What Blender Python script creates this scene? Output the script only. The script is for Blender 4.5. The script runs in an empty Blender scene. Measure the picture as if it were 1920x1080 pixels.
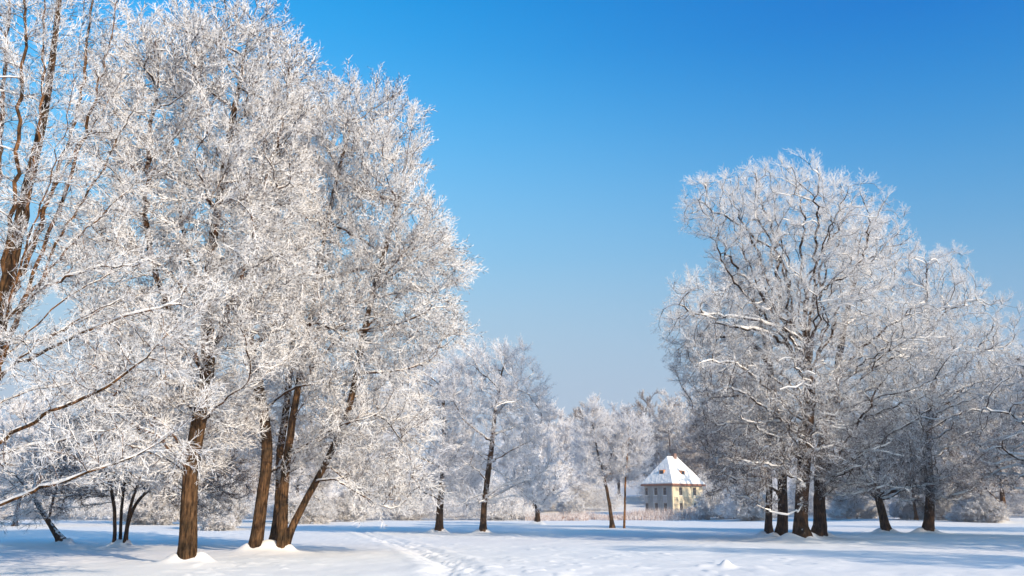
import bpy, math, time
import numpy as np
from math import radians, sin, cos, pi
T0 = time.time()
sc = bpy.context.scene
col = sc.collection

# ------------------------------------------------------------ camera, sky, sun
TILT = radians(14.54); FPX = 1600.0; CAMZ = 1.6
cam = bpy.data.cameras.new("camera"); co = bpy.data.objects.new("camera", cam); col.objects.link(co)
cam.sensor_width = 36; cam.lens = 36*FPX/1920; cam.clip_end = 6000; cam.clip_start = 0.1
co.location = (0, 0, CAMZ); co.rotation_euler = (radians(90)+TILT, 0, 0)
sc.camera = co
SUN_EL = radians(22); SUN_AZ = radians(139)      # azimuth clockwise from +Y (the view direction)
sunv = np.array([sin(SUN_AZ)*cos(SUN_EL), cos(SUN_AZ)*cos(SUN_EL), sin(SUN_EL)])
w = bpy.data.worlds.new("World"); sc.world = w; w.use_nodes = True
nt = w.node_tree; nt.nodes.clear()
sky = nt.nodes.new('ShaderNodeTexSky'); sky.sky_type = 'NISHITA'; sky.sun_disc = False
sky.sun_elevation = SUN_EL; sky.sun_rotation = SUN_AZ
sky.air_density = 1.8; sky.dust_density = 2.6; sky.ozone_density = 6.0
hs = nt.nodes.new('ShaderNodeHueSaturation'); hs.inputs['Saturation'].default_value = 1.68; hs.inputs['Value'].default_value = 1.27; hs.inputs['Hue'].default_value = 0.488
gm = nt.nodes.new('ShaderNodeGamma'); gm.inputs[1].default_value = 1.0
bg = nt.nodes.new('ShaderNodeBackground'); bg.inputs[1].default_value = 0.15
wo = nt.nodes.new('ShaderNodeOutputWorld')
# a polarised sky: darkest at a right angle to the sun, strongest away from the horizon
wt = nt.nodes.new('ShaderNodeTexCoord')
dt = nt.nodes.new('ShaderNodeVectorMath'); dt.operation = 'DOT_PRODUCT'; dt.inputs[1].default_value = tuple(sunv)
sz = nt.nodes.new('ShaderNodeSeparateXYZ')
def wmath(op, a, b):
    x = nt.nodes.new('ShaderNodeMath'); x.operation = op
    for k, v in enumerate((a, b)):
        if isinstance(v, (int, float)): x.inputs[k].default_value = v
        elif v is not None: nt.links.new(v, x.inputs[k])
    return x.outputs[0]
nt.links.new(wt.outputs['Generated'], dt.inputs[0]); nt.links.new(wt.outputs['Generated'], sz.inputs[0])
c2 = wmath('MULTIPLY', dt.outputs['Value'], dt.outputs['Value'])
pol = wmath('DIVIDE', wmath('SUBTRACT', 1.0, c2), wmath('ADD', 1.0, c2))
elv = nt.nodes.new('ShaderNodeMapRange'); nt.links.new(sz.outputs[2], elv.inputs[0]); elv.inputs[1].default_value = 0.0; elv.inputs[2].default_value = 0.5
fac = wmath('MULTIPLY', wmath('MULTIPLY', wmath('POWER', pol, 1.9), elv.outputs[0]), 1.0)
pm = nt.nodes.new('ShaderNodeMix'); pm.data_type = 'RGBA'; pm.blend_type = 'MULTIPLY'; pm.inputs[7].default_value = (0.0, 0.50, 0.84, 1)
nt.links.new(fac, pm.inputs[0])
nt.links.new(sky.outputs[0], gm.inputs[0]); nt.links.new(gm.outputs[0], hs.inputs['Color']); hzf = nt.nodes.new('ShaderNodeMapRange'); hzf.interpolation_type = 'SMOOTHSTEP'; nt.links.new(sz.outputs[2], hzf.inputs[0])
hzf.inputs[1].default_value = 0.10; hzf.inputs[2].default_value = 0.60; hzf.inputs[3].default_value = 0.95; hzf.inputs[4].default_value = 0.0
hm = nt.nodes.new('ShaderNodeMix'); hm.data_type = 'RGBA'; hm.inputs[7].default_value = (2.1, 2.62, 3.35, 1)      # pale winter haze low in the sky
nt.links.new(hzf.outputs[0], hm.inputs[0]); nt.links.new(hs.outputs[0], hm.inputs[6]); nt.links.new(hm.outputs[2], pm.inputs[6]); nt.links.new(pm.outputs[2], bg.inputs[0]); nt.links.new(bg.outputs[0], wo.inputs[0])
sl = bpy.data.lights.new("sun", 'SUN'); sl.energy = 4.0; sl.angle = radians(0.5); sl.color = (1.0, 0.86, 0.68)
so = bpy.data.objects.new("sun", sl); col.objects.link(so)
from mathutils import Vector
so.rotation_euler = Vector(sunv).to_track_quat('Z', 'Y').to_euler()
so.location = (40, -20, 40)
sc.view_settings.view_transform = 'Standard'; sc.view_settings.look = 'None'
sc.view_settings.exposure = 0.55; sc.view_settings.gamma = 1.0
sc.cycles.max_bounces = 6; sc.cycles.diffuse_bounces = 4; sc.cycles.glossy_bounces = 2
sc.cycles.transmission_bounces = 2; sc.cycles.transparent_max_bounces = 4; sc.cycles.volume_bounces = 0
sc.cycles.use_denoising = True; sc.cycles.denoiser = 'OPENIMAGEDENOISE'; sc.cycles.denoising_input_passes = 'RGB_ALBEDO_NORMAL'
sc.cycles.use_adaptive_sampling = False
sc.render.film_transparent = False
sc.cycles.caustics_reflective = False; sc.cycles.caustics_refractive = False

# ------------------------------------------------------------ helpers
CT, ST = cos(TILT), sin(TILT)
def ray(px, py):
    u, v = px-960, 540-py
    return np.array([u, FPX*CT - v*ST, FPX*ST + v*CT])
def at(px, py, depth):
    """point of the photo at a given distance ahead"""
    r = ray(px, py); return np.array([0, 0, CAMZ]) + r*(depth/r[1])
def ground_pt(px, py):
    r = ray(px, py); t = -CAMZ/r[2]; return np.array([r[0]*t, r[1]*t, 0.0])
def mpp(py, depth):
    return depth/ray(960, py)[1]          # metres per pixel there

def lattice(seed):
    return np.random.default_rng(seed).random((256, 256))
_lat = [lattice(s) for s in range(4)]
def vnoise(x, y, s=0):
    L = _lat[s % 4]
    xi = np.floor(x).astype(int); yi = np.floor(y).astype(int)
    fx = x-xi; fy = y-yi; fx = fx*fx*(3-2*fx); fy = fy*fy*(3-2*fy)
    a = L[xi & 255, yi & 255]; b = L[(xi+1) & 255, yi & 255]; c = L[xi & 255, (yi+1) & 255]; d = L[(xi+1) & 255, (yi+1) & 255]
    return (a*(1-fx)+b*fx)*(1-fy)+(c*(1-fx)+d*fx)*fy - 0.5

def mesh_obj(name, V, F, mat, parent=None, smooth=False, loc=None):
    """V (n,3); F (m,3) or (m,4) or list of both arrays"""
    Fs = F if isinstance(F, list) else [F]
    Fs = [np.asarray(f, dtype=np.int32) for f in Fs if len(f)]
    V = np.asarray(V, dtype=np.float32)
    me = bpy.data.meshes.new(name)
    me.vertices.add(len(V)); me.vertices.foreach_set('co', V.ravel())
    nl = sum(f.size for f in Fs); npoly = sum(len(f) for f in Fs)
    me.loops.add(nl); me.loops.foreach_set('vertex_index', np.concatenate([f.ravel() for f in Fs]))
    tot = np.concatenate([np.full(len(f), f.shape[1], np.int32) for f in Fs])
    st = np.concatenate([[0], np.cumsum(tot)[:-1]]).astype(np.int32)
    me.polygons.add(npoly); me.polygons.foreach_set('loop_start', st)
    me.polygons.foreach_set('use_smooth', np.full(npoly, smooth))
    me.update(calc_edges=True)
    me.materials.append(mat)
    o = bpy.data.objects.new(name, me); col.objects.link(o)
    if parent is not None: o.parent = parent
    if loc is not None: o.location = loc
    return o
def empty(name, loc, rz=0, label=None, cat=None, group=None):
    o = bpy.data.objects.new(name, None); col.objects.link(o); o.location = loc; o.rotation_euler.z = rz
    o.empty_display_size = 0.5
    if label: o['label'] = label
    if cat: o['category'] = cat
    if group: o['group'] = group
    return o
def copy_thing(root, loc, rz, sz, label, group=None):
    r = root.copy(); col.objects.link(r); r.location = loc; r.rotation_euler = (0, 0, rz); r.scale = (sz, sz, sz)
    r['label'] = label
    if group: r['group'] = group
    elif 'group' in r: del r['group']
    for ch in list(root.children):
        c = ch.copy(); col.objects.link(c); c.parent = r
        for g in ch.children:
            d = g.copy(); col.objects.link(d); d.parent = c
    return r

# ------------------------------------------------------------ materials
def new_mat(name):
    m = bpy.data.materials.new(name); m.use_nodes = True
    n = m.node_tree; n.nodes.clear()
    out = n.nodes.new('ShaderNodeOutputMaterial')
    return m, n, out
def node(n, t, **kw):
    x = n.nodes.new(t)
    for k, v in kw.items(): setattr(x, k, v)
    return x
def ramp(n, stops):
    r = n.nodes.new('ShaderNodeValToRGB'); e = r.color_ramp.elements
    e[0].position = stops[0][0]; e[0].color = (*stops[0][1], 1)
    e[1].position = stops[1][0]; e[1].color = (*stops[1][1], 1)
    for p, c in stops[2:]:
        q = e.new(p); q.color = (*c, 1)
    return r
SNOW = (0.85, 0.84, 0.83)
def bark_mat(name, c1, c2, snow=0.5, dust=0.35):
    m, n, out = new_mat(name); L = n.links.new
    tc = node(n, 'ShaderNodeTexCoord'); mp = node(n, 'ShaderNodeMapping'); mp.inputs['Scale'].default_value = (9, 9, 1.6)
    L(tc.outputs['Object'], mp.inputs[0])
    n1 = node(n, 'ShaderNodeTexNoise'); n1.inputs['Scale'].default_value = 1.6; n1.inputs['Detail'].default_value = 5; n1.inputs['Roughness'].default_value = .65
    L(mp.outputs[0], n1.inputs['Vector'])
    n3 = node(n, 'ShaderNodeTexNoise'); n3.inputs['Scale'].default_value = 2.4; n3.inputs['Detail'].default_value = 3
    L(tc.outputs['Object'], n3.inputs['Vector'])
    r = ramp(n, [(0.40, c2), (0.60, c1)]); L(n1.outputs[0], r.inputs[0])
    r3 = ramp(n, [(0.38, (0.42, 0.45, 0.42)), (0.62, (1.2, 1.08, 0.9))]); L(n3.outputs[0], r3.inputs[0])
    mu = node(n, 'ShaderNodeMix', data_type='RGBA', blend_type='MULTIPLY'); mu.inputs[0].default_value = 1
    L(r.outputs[0], mu.inputs[6]); L(r3.outputs[0], mu.inputs[7])
    # rime: clings to upward faces and in ragged patches
    ge = node(n, 'ShaderNodeNewGeometry'); sp = node(n, 'ShaderNodeSeparateXYZ'); L(ge.outputs['Normal'], sp.inputs[0])
    n2 = node(n, 'ShaderNodeTexNoise'); n2.inputs['Scale'].default_value = 7; n2.inputs['Detail'].default_value = 3; L(tc.outputs['Object'], n2.inputs['Vector'])
    a = node(n, 'ShaderNodeMath', operation='MULTIPLY_ADD'); L(n2.outputs[0], a.inputs[0]); a.inputs[1].default_value = 1.6; a.inputs[2].default_value = -0.8 + dust - 0.35
    b = node(n, 'ShaderNodeMath', operation='ADD'); L(sp.outputs[2], b.inputs[0]); L(a.outputs[0], b.inputs[1])
    c = node(n, 'ShaderNodeMapRange'); L(b.outputs[0], c.inputs[0]); c.inputs[1].default_value = 0.55-snow*0.5; c.inputs[2].default_value = 0.75-snow*0.5
    mx = node(n, 'ShaderNodeMix', data_type='RGBA'); L(c.outputs[0], mx.inputs[0]); L(mu.outputs[2], mx.inputs[6]); mx.inputs[7].default_value = (*SNOW, 1)
    bp = node(n, 'ShaderNodeBump'); bp.inputs['Strength'].default_value = 1.0; bp.inputs['Distance'].default_value = 0.09; L(n1.outputs[0], bp.inputs['Height'])
    bs = node(n, 'ShaderNodeBsdfDiffuse'); L(mx.outputs[2], bs.inputs[0]); L(bp.outputs[0], bs.inputs['Normal']); L(bs.outputs[0], out.inputs[0])
    return m
def frost_mat(name, bark, frost, amount, scale=9, trans=0.25, zg=0.0, z0=8.0):
    """rimed twigs: frost with bark showing through in short lengths"""
    m, n, out = new_mat(name); L = n.links.new
    tc = node(n, 'ShaderNodeTexCoord')
    n1 = node(n, 'ShaderNodeTexNoise'); n1.inputs['Scale'].default_value = scale; n1.inputs['Detail'].default_value = 2; L(tc.outputs['Object'], n1.inputs['Vector'])
    n2 = node(n, 'ShaderNodeTexNoise'); n2.inputs['Scale'].default_value = 0.55; n2.inputs['Detail'].default_value = 2; L(tc.outputs['Object'], n2.inputs['Vector'])
    ge = node(n, 'ShaderNodeNewGeometry'); sp = node(n, 'ShaderNodeSeparateXYZ'); L(ge.outputs['True Normal'], sp.inputs[0])
    a = node(n, 'ShaderNodeMath', operation='MULTIPLY_ADD'); L(sp.outputs[2], a.inputs[0]); a.inputs[1].default_value = 0.14; L(n1.outputs[0], a.inputs[2])
    a2 = node(n, 'ShaderNodeMath', operation='MULTIPLY_ADD'); L(n2.outputs[0], a2.inputs[0]); a2.inputs[1].default_value = 0.35; L(a.outputs[0], a2.inputs[2])
    spz = node(n, 'ShaderNodeSeparateXYZ'); L(tc.outputs['Object'], spz.inputs[0])
    a3 = node(n, 'ShaderNodeMath', operation='MULTIPLY_ADD'); L(spz.outputs[2], a3.inputs[0]); a3.inputs[1].default_value = zg  # whiter with height: heavier rime, plus sunlit top and shaded lower crown as colour
    a4 = node(n, 'ShaderNodeMath', operation='SUBTRACT'); L(a2.outputs[0], a4.inputs[0]); a4.inputs[1].default_value = zg*z0; L(a4.outputs[0], a3.inputs[2])
    c = node(n, 'ShaderNodeMapRange'); L(a3.outputs[0], c.inputs[0]); t = 0.675 + (0.5-amount)*0.5
    c.inputs[1].default_value = t-0.04; c.inputs[2].default_value = t+0.04
    mx = node(n, 'ShaderNodeMix', data_type='RGBA'); L(c.outputs[0], mx.inputs[0]); mx.inputs[6].default_value = (*bark, 1); mx.inputs[7].default_value = (*frost, 1)
    bs = node(n, 'ShaderNodeBsdfDiffuse'); L(mx.outputs[2], bs.inputs[0])
    if trans:
        tr = node(n, 'ShaderNodeBsdfTranslucent'); L(mx.outputs[2], tr.inputs[0])
        ms = node(n, 'ShaderNodeMixShader'); ms.inputs[0].default_value = trans; L(bs.outputs[0], ms.inputs[1]); L(tr.outputs[0], ms.inputs[2]); L(ms.outputs[0], out.inputs[0])
    else: L(bs.outputs[0], out.inputs[0])
    return m
def snow_mat(name, scale=14, bump=0.25, rough_detail=5, dist=0.05):
    m, n, out = new_mat(name); L = n.links.new
    tc = node(n, 'ShaderNodeTexCoord')
    n1 = node(n, 'ShaderNodeTexNoise'); n1.inputs['Scale'].default_value = scale; n1.inputs['Detail'].default_value = rough_detail; L(tc.outputs['Object'], n1.inputs['Vector'])
    n2 = node(n, 'ShaderNodeTexNoise'); n2.inputs['Scale'].default_value = 0.3; n2.inputs['Detail'].default_value = 9; n2.inputs['Roughness'].default_value = .6; L(tc.outputs['Object'], n2.inputs['Vector'])
    r = ramp(n, [(0.3, (0.81, 0.775, 0.735)), (0.7, (0.87, 0.832, 0.79))]); L(n2.outputs[0], r.inputs[0])
    bp = node(n, 'ShaderNodeBump'); bp.inputs['Strength'].default_value = bump; bp.inputs['Distance'].default_value = dist; L(n1.outputs[0], bp.inputs['Height'])
    bs = node(n, 'ShaderNodeBsdfPrincipled'); L(r.outputs[0], bs.inputs['Base Color']); bs.inputs['Roughness'].default_value = 0.7
    bs.inputs['Specular IOR Level'].default_value = 0.25
    L(bp.outputs[0], bs.inputs['Normal']); L(bs.outputs[0], out.inputs[0])
    return m
def plain(name, c, rough=0.8, nscale=0, var=0.15, stretch=(1, 1, 1)):
    m, n, out = new_mat(name); L = n.links.new
    bs = node(n, 'ShaderNodeBsdfPrincipled'); bs.inputs['Roughness'].default_value = rough; bs.inputs['Base Color'].default_value = (*c, 1)
    if nscale:
        tc = node(n, 'ShaderNodeTexCoord'); mp = node(n, 'ShaderNodeMapping'); mp.inputs['Scale'].default_value = stretch; L(tc.outputs['Object'], mp.inputs[0])
        n1 = node(n, 'ShaderNodeTexNoise'); n1.inputs['Scale'].default_value = nscale; n1.inputs['Detail'].default_value = 4; L(mp.outputs[0], n1.inputs['Vector'])
        r = ramp(n, [(0.3, tuple(x*(1-var) for x in c)), (0.7, tuple(min(1, x*(1+var)) for x in c))]); L(n1.outputs[0], r.inputs[0]); L(r.outputs[0], bs.inputs['Base Color'])
    L(bs.outputs[0], out.inputs[0]); return m
M_bark = bark_mat('brown_bark', (0.15, 0.092, 0.054), (0.035, 0.021, 0.013), snow=0.4, dust=0.12)
M_barkd = bark_mat('dark_bark', (0.10, 0.062, 0.04), (0.022, 0.016, 0.012), snow=0.45, dust=0.15)
M_warm = bark_mat('warm_bark', (0.26, 0.135, 0.065), (0.06, 0.035, 0.02), snow=0.45, dust=0.2)
M_branch = bark_mat('branch_bark', (0.17, 0.09, 0.05), (0.05, 0.03, 0.02), snow=0.65, dust=0.34)
M_frost = frost_mat('heavy_rime', (0.10, 0.06, 0.04), (0.90, 0.88, 0.87), 0.73)
M_frost2 = frost_mat('medium_rime', (0.09, 0.06, 0.045), (0.86, 0.81, 0.78), 0.50)
M_frost3 = frost_mat('light_rime', (0.08, 0.055, 0.045), (0.80, 0.77, 0.76), 0.40)
M_oak = frost_mat('oak_rime_lit_top', (0.10, 0.07, 0.055), (0.89, 0.87, 0.86), 0.68, zg=0.022, z0=9)  # rime grows upward; crown's sunlit top and shaded base put into the colour
M_oakl = frost_mat('sparse_oak_rime_lit_top', (0.10, 0.07, 0.055), (0.88, 0.86, 0.85), 0.64, zg=0.022, z0=9)  # same height whitening, standing for sun above and shade below
M_pale = frost_mat('pale_rime', (0.14, 0.10, 0.08), (0.90, 0.88, 0.88), 0.85)
M_limbsnow = snow_mat('limb_snow', 12, 0.4)
M_ground = snow_mat('field_snow', 4, 0.22, 5, 0.05)

# ------------------------------------------------------------ ground shape
PATH = [ground_pt(*p)[:2] for p in [(622, 981), (650, 990), (700, 1003), (750, 1019), (790, 1032), (825, 1047), (850, 1062), (868, 1080), (885, 1120)]]
PATH = np.array(PATH)
def path_dist(x, y):
    best = np.full(x.shape, 1e9); along = np.zeros(x.shape); acc = 0; side = np.zeros(x.shape)
    for a, b in zip(PATH[:-1], PATH[1:]):
        d = b-a; L = np.hypot(*d); t = np.clip(((x-a[0])*d[0]+(y-a[1])*d[1])/L**2, 0, 1)
        qx = x-a[0]-t*d[0]; qy = y-a[1]-t*d[1]; dd = np.hypot(qx, qy)
        m = dd < best; best = np.where(m, dd, best); along = np.where(m, acc+t*L, along)
        side = np.where(m, np.sign(qx*d[1]-qy*d[0])*dd, side); acc += L
    return best, along, side
MOUNDS = []   # (x, y, radius, height)
def base_h(x, y):
    r = np.hypot(x, y)
    h = 0.16*vnoise(x/9+3, y/9+5, 0) + 0.06*vnoise(x/2.3, y/2.3, 1)
    far = np.clip((r-135)/120, 0, 1); far = far*far*(3-2*far)
    hill = np.exp(-((np.arctan2(x, y)-0.13)/0.16)**2)
    h = h + far*(0.6 + 4.5*hill) + np.clip((r-300)/900, 0, 1)*4
    # the river bank dips before the reeds; the right side rises a little
    bank = np.clip((x-22)/18, 0, 1)*np.clip((y-66)/30, 0, 1); h = h + bank*0.5
    return h
def H(x, y): return float(base_h(np.array([x]), np.array([y]))[0])
def full_h(x, y):
    h = base_h(x, y)
    for mx, my, mr, mh in MOUNDS:
        d2 = ((x-mx)**2+(y-my)**2)/mr**2
        h = h + mh*np.exp(-d2)
    r = np.hypot(x, y)
    near = r < 75
    xs, ys = x[near], y[near]
    lump = np.clip(vnoise(xs/0.4, ys/0.4, 2)-0.2, 0, 1)*0.16*np.clip(vnoise(xs/4+9, ys/4, 3)*3+0.5, 0, 1)
    lump += np.clip(vnoise(xs/1.3+31, ys/1.3, 0)-0.3, 0, 1)*0.2
    lump += 0.018*vnoise(xs/0.28, ys/0.28, 0) + 0.05*vnoise(xs/0.9+4, ys/1.1, 3)
    d, al, sd = path_dist(xs, ys)
    wob = 0.35*vnoise(al/3, al*0+2, 1)
    trod = np.exp(-((sd+wob)/0.75)**2)
    prints = vnoise(xs/0.22+40, ys/0.3, 1)*0.13+vnoise(xs/0.5, ys/0.5+8, 2)*0.08
    rut = np.exp(-((sd+wob-0.15)/0.2)**2)*(0.06+0.12*vnoise(al/0.33, al*0+5, 0))
    rim = np.exp(-((np.abs(sd+wob)-0.95)/0.3)**2)*0.04
    lump += trod*(prints-0.05) - rut + rim
    h = h.copy(); h[near] += lump
    return h

# ------------------------------------------------------------ tree growing
def resample(pts, step, rng, gnarl, stem=False):
    pts = np.asarray(pts, float); seg = np.linalg.norm(np.diff(pts, axis=0), axis=1); s = np.concatenate([[0], np.cumsum(seg)])
    # smooth (Catmull-Rom like) by dense linear + box filter
    n = max(3, int(s[-1]/step)+1); t = np.linspace(0, s[-1], n*4)
    q = np.stack([np.interp(t, s, pts[:, k]) for k in range(3)], 1)
    k = max(1, int(n*4*0.5/len(pts)))
    for _ in range(2):
        pad = np.concatenate([np.repeat(q[:1], k, 0), q, np.repeat(q[-1:], k, 0)])
        cs = np.cumsum(np.concatenate([np.zeros((1, 3)), pad]), 0); q2 = (cs[2*k+1:]-cs[:-(2*k+1)])/(2*k+1)
        q2[0] = q[0]; q2[-1] = q[-1]; q = q2
    q = q[::4]
    nz = rng.normal(0, gnarl, q.shape)*step; nz[0] = 0; nz[:, 2] *= 0.5
    if stem:    # trunks only waver slowly
        k = np.ones(7)/7; nz = np.stack([np.convolve(nz[:, c], k, 'same') for c in range(3)], 1)*1.2; nz[:2] = 0
    return q+nz
def in_ellipsoids(ells, n, rng):
    """shell-weighted random points in a union of ellipsoids (centre, radii)"""
    vol = np.array([e[1][0]*e[1][1]*e[1][2] for e in ells])**0.8; vol /= vol.sum()
    out = []
    for (c, r), f in zip(ells, vol):
        k = int(n*f)+1; d = rng.normal(size=(k, 3)); d /= np.linalg.norm(d, axis=1)[:, None]
        rr = rng.random(k)**(1/3.6)
        # ragged surface
        rag = 1+0.13*np.sin(5*d[:, 0]+3*d[:, 2]+c[0])+0.1*np.sin(9*d[:, 1]+7*d[:, 2])
        out.append(np.array(c)+d*(rr*rag)[:, None]*np.array(r))
    return np.concatenate(out)
def colonize(P, par, A, D, di, dk, iters, rng, up=0.05, wig=0.25):
    P = list(P); par = list(par); Pn = np.array(P)
    def near(A, Q, base):
        bd = np.full(len(A), 1e9); bi = np.zeros(len(A), int)
        for s in range(0, len(Q), 400):
            d = ((A[:, None, :]-Q[None, s:s+400, :])**2).sum(2); j = d.argmin(1); v = d[np.arange(len(A)), j]
            m = v < bd; bd[m] = v[m]; bi[m] = j[m]+base+s
        return bd, bi
    bd, bi = near(A, Pn, 0); nch = {}
    for it in range(iters):
        m = bd < dk*dk; A, bd, bi = A[~m], bd[~m], bi[~m]
        act = bd < di*di
        if act.sum() < 3: break
        ids, inv = np.unique(bi[act], return_inverse=True)
        v = A[act]-Pn[bi[act]]; v /= np.linalg.norm(v, axis=1)[:, None]
        acc = np.zeros((len(ids), 3)); np.add.at(acc, inv, v)
        acc /= np.linalg.norm(acc, axis=1)[:, None]+1e-9
        # keep some of the direction it already grows in
        pi_ = np.array([par[i] if par[i] >= 0 else i for i in ids]); old = Pn[ids]-Pn[pi_]; old /= np.linalg.norm(old, axis=1)[:, None]+1e-9
        first = np.array([nch.get(i, 0) == 0 for i in ids])
        dr = acc+0.45*old*first[:, None]+rng.normal(0, wig, acc.shape); dr[:, 2] += up
        dr /= np.linalg.norm(dr, axis=1)[:, None]
        ok = np.array([nch.get(i, 0) < 3 for i in ids])
        if not ok.any(): break
        ids = ids[ok]; new = Pn[ids]+dr[ok]*D
        base = len(Pn); Pn = np.concatenate([Pn, new]); par.extend(ids.tolist())
        for i in ids: nch[i] = nch.get(i, 0)+1
        d2, i2 = near(A, new, base); m = d2 < bd; bd[m] = d2[m]; bi[m] = i2[m]
    return Pn, np.array(par)

def tubes(P, par, R, sel, sides, flare=0.0, main=None, dirs=None, seed=0):
    """tubes for the segments parent->i of nodes in sel; shares rings along a chain"""
    idx = np.nonzero(sel)[0]
    if not len(idx): return np.zeros((0, 3)), np.zeros((0, 4), int)
    ang = np.arange(sides)/sides*2*pi
    def ring(p, d, r):
        ref = np.tile(np.array([0.23, 0.96, 0.12]), (len(p), 1)); u = np.cross(d, ref); u /= np.linalg.norm(u, axis=1)[:, None]+1e-9; v = np.cross(d, u)
        rr = np.repeat(r[:, None], sides, 1)
        if sides >= 8:
            rr = rr*(1+0.04*np.sin(3*ang[None]+p[:, 2:3]*0.6+seed)+0.03*np.sin(7*ang[None]-p[:, 2:3]*0.5+seed))
        if flare:
            f = np.exp(-np.clip(p[:, 2:3], 0, 9)/0.3)*flare*0.7
            rr = rr*(1+f*(0.55+0.6*np.sin(5*ang[None]+seed)+0.25*np.sin(8*ang[None]+seed*2)))
        return p[:, None]+rr[..., None]*(np.cos(ang)[None, :, None]*u[:, None]+np.sin(ang)[None, :, None]*v[:, None])
    slot = np.full(len(P), -1); slot[idx] = np.arange(len(idx))
    V1 = ring(P[idx], dirs[idx], R[idx])
    pr = par[idx]; cont = (main[pr] == idx) & (slot[pr] >= 0)
    ex = np.nonzero(~cont)[0]
    V2 = ring(P[pr[ex]], dirs[idx[ex]], np.minimum(R[pr[ex]], R[idx[ex]]*1.35))
    start = np.where(cont, slot[pr], 0); start[ex] = len(idx)+np.arange(len(ex))
    V = np.concatenate([V1.reshape(-1, 3), V2.reshape(-1, 3)])
    a = start[:, None]*sides+np.arange(sides)[None]; b = start[:, None]*sides+(np.arange(sides)[None]+1) % sides
    c = np.arange(len(idx))[:, None]*sides+(np.arange(sides)[None]+1) % sides; d = np.arange(len(idx))[:, None]*sides+np.arange(sides)[None]
    return V, np.stack([a, b, c, d], 2).reshape(-1, 4)

def spike(p0, d, L, r, V, F, bend=0.0, mid=False, rng=None):
    ref = np.array([0.3, 0.5, 0.8]); u = np.cross(d, ref); u /= np.linalg.norm(u)+1e-9; v = np.cross(d, u)
    rings = [(0, r), (0.5, r*0.8)] if mid else [(0, r)]
    side = u*bend*L
    b0 = len(V)
    for t, rr in rings:
        for k in range(3):
            a = k*2*pi/3; V.append(p0+d*L*t+side*t*t+rr*(cos(a)*u+sin(a)*v))
    V.append(p0+d*L+side)
    n = len(rings)
    for s in range(n-1):
        for k in range(3):
            a, b = b0+s*3+k, b0+s*3+(k+1) % 3
            F.append((a, b, b+3)); F.append((a, b+3, a+3))
    for k in range(3): F.append((b0+(n-1)*3+k, b0+(n-1)*3+(k+1) % 3, b0+n*3))
def spray(seed, nside=9, nsub=2, r=0.02, spread=0.9):
    rng = np.random.default_rng(seed); V, F = [], []
    bend = rng.uniform(-.25, .25); z = np.array([0, 0, 1.0])
    spike(np.zeros(3), z, 1.0, r, V, F, bend, True)
    for i in range(nside):
        t = 0.08+0.87*(i+rng.random()*0.8)/nside; az = i*2.4+rng.normal(0, .4); th = spread*rng.uniform(0.55, 1.15)
        d = np.array([sin(th)*cos(az), sin(th)*sin(az), cos(th)]); Ls = (0.52-0.3*t)*rng.uniform(.6, 1.25)
        ref = np.array([0.3, 0.5, 0.8]); u = np.cross(z, ref); u /= np.linalg.norm(u)
        p = z*t+u*bend*t*t; spike(p, d, Ls, r*0.85, V, F, rng.uniform(-.2, .2))
        for j in range(nsub):
            t2 = rng.uniform(.25, .8); d2 = d+rng.normal(0, .55, 3); d2[2] += .25; d2 /= np.linalg.norm(d2)
            spike(p+d*Ls*t2, d2, Ls*0.5*rng.uniform(.6, 1.3), r*0.7, V, F)
    return np.array(V), np.array(F)
SPR = {k: [spray(10*j+s, *a) for s in range(5)] for j, (k, a) in enumerate({
    'full': (11, 2, 0.0150, 0.72), 'thin': (9, 1, 0.017, 0.75), 'far': (7, 2, 0.035, 0.9), 'fine': (10, 2, 0.0115, 0.85), 'mid': (9, 2, 0.017, 0.85), 'lace': (9, 2, 0.0125, 0.75)}.items())}
def scatter(pos, dr, scale, kind, rng):
    n = len(pos); dr = dr/(np.linalg.norm(dr, axis=1)[:, None]+1e-9)
    a = rng.normal(size=(n, 3)); u = np.cross(dr, a); u /= np.linalg.norm(u, axis=1)[:, None]+1e-9; v = np.cross(dr, u)
    which = rng.integers(0, 5, n); Vs, Fs, off = [], [], 0
    for k in range(5):
        m = which == k; tv, tf = SPR[kind][k]; kk = m.sum()
        if not kk: continue
        s = scale[m][:, None, None]
        rs = np.sqrt(scale[m])[:, None, None]     # thin ones keep some thickness
        W = pos[m][:, None]+s*(tv[None, :, :1]*u[m][:, None]+tv[None, :, 1:2]*v[m][:, None]+tv[None, :, 2:]*dr[m][:, None])
        Vs.append(W.reshape(-1, 3)); Fs.append((tf[None]+off+np.arange(kk)[:, None, None]*len(tv)).reshape(-1, 3)); off += kk*len(tv)
    return np.concatenate(Vs), np.concatenate(Fs)

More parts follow.
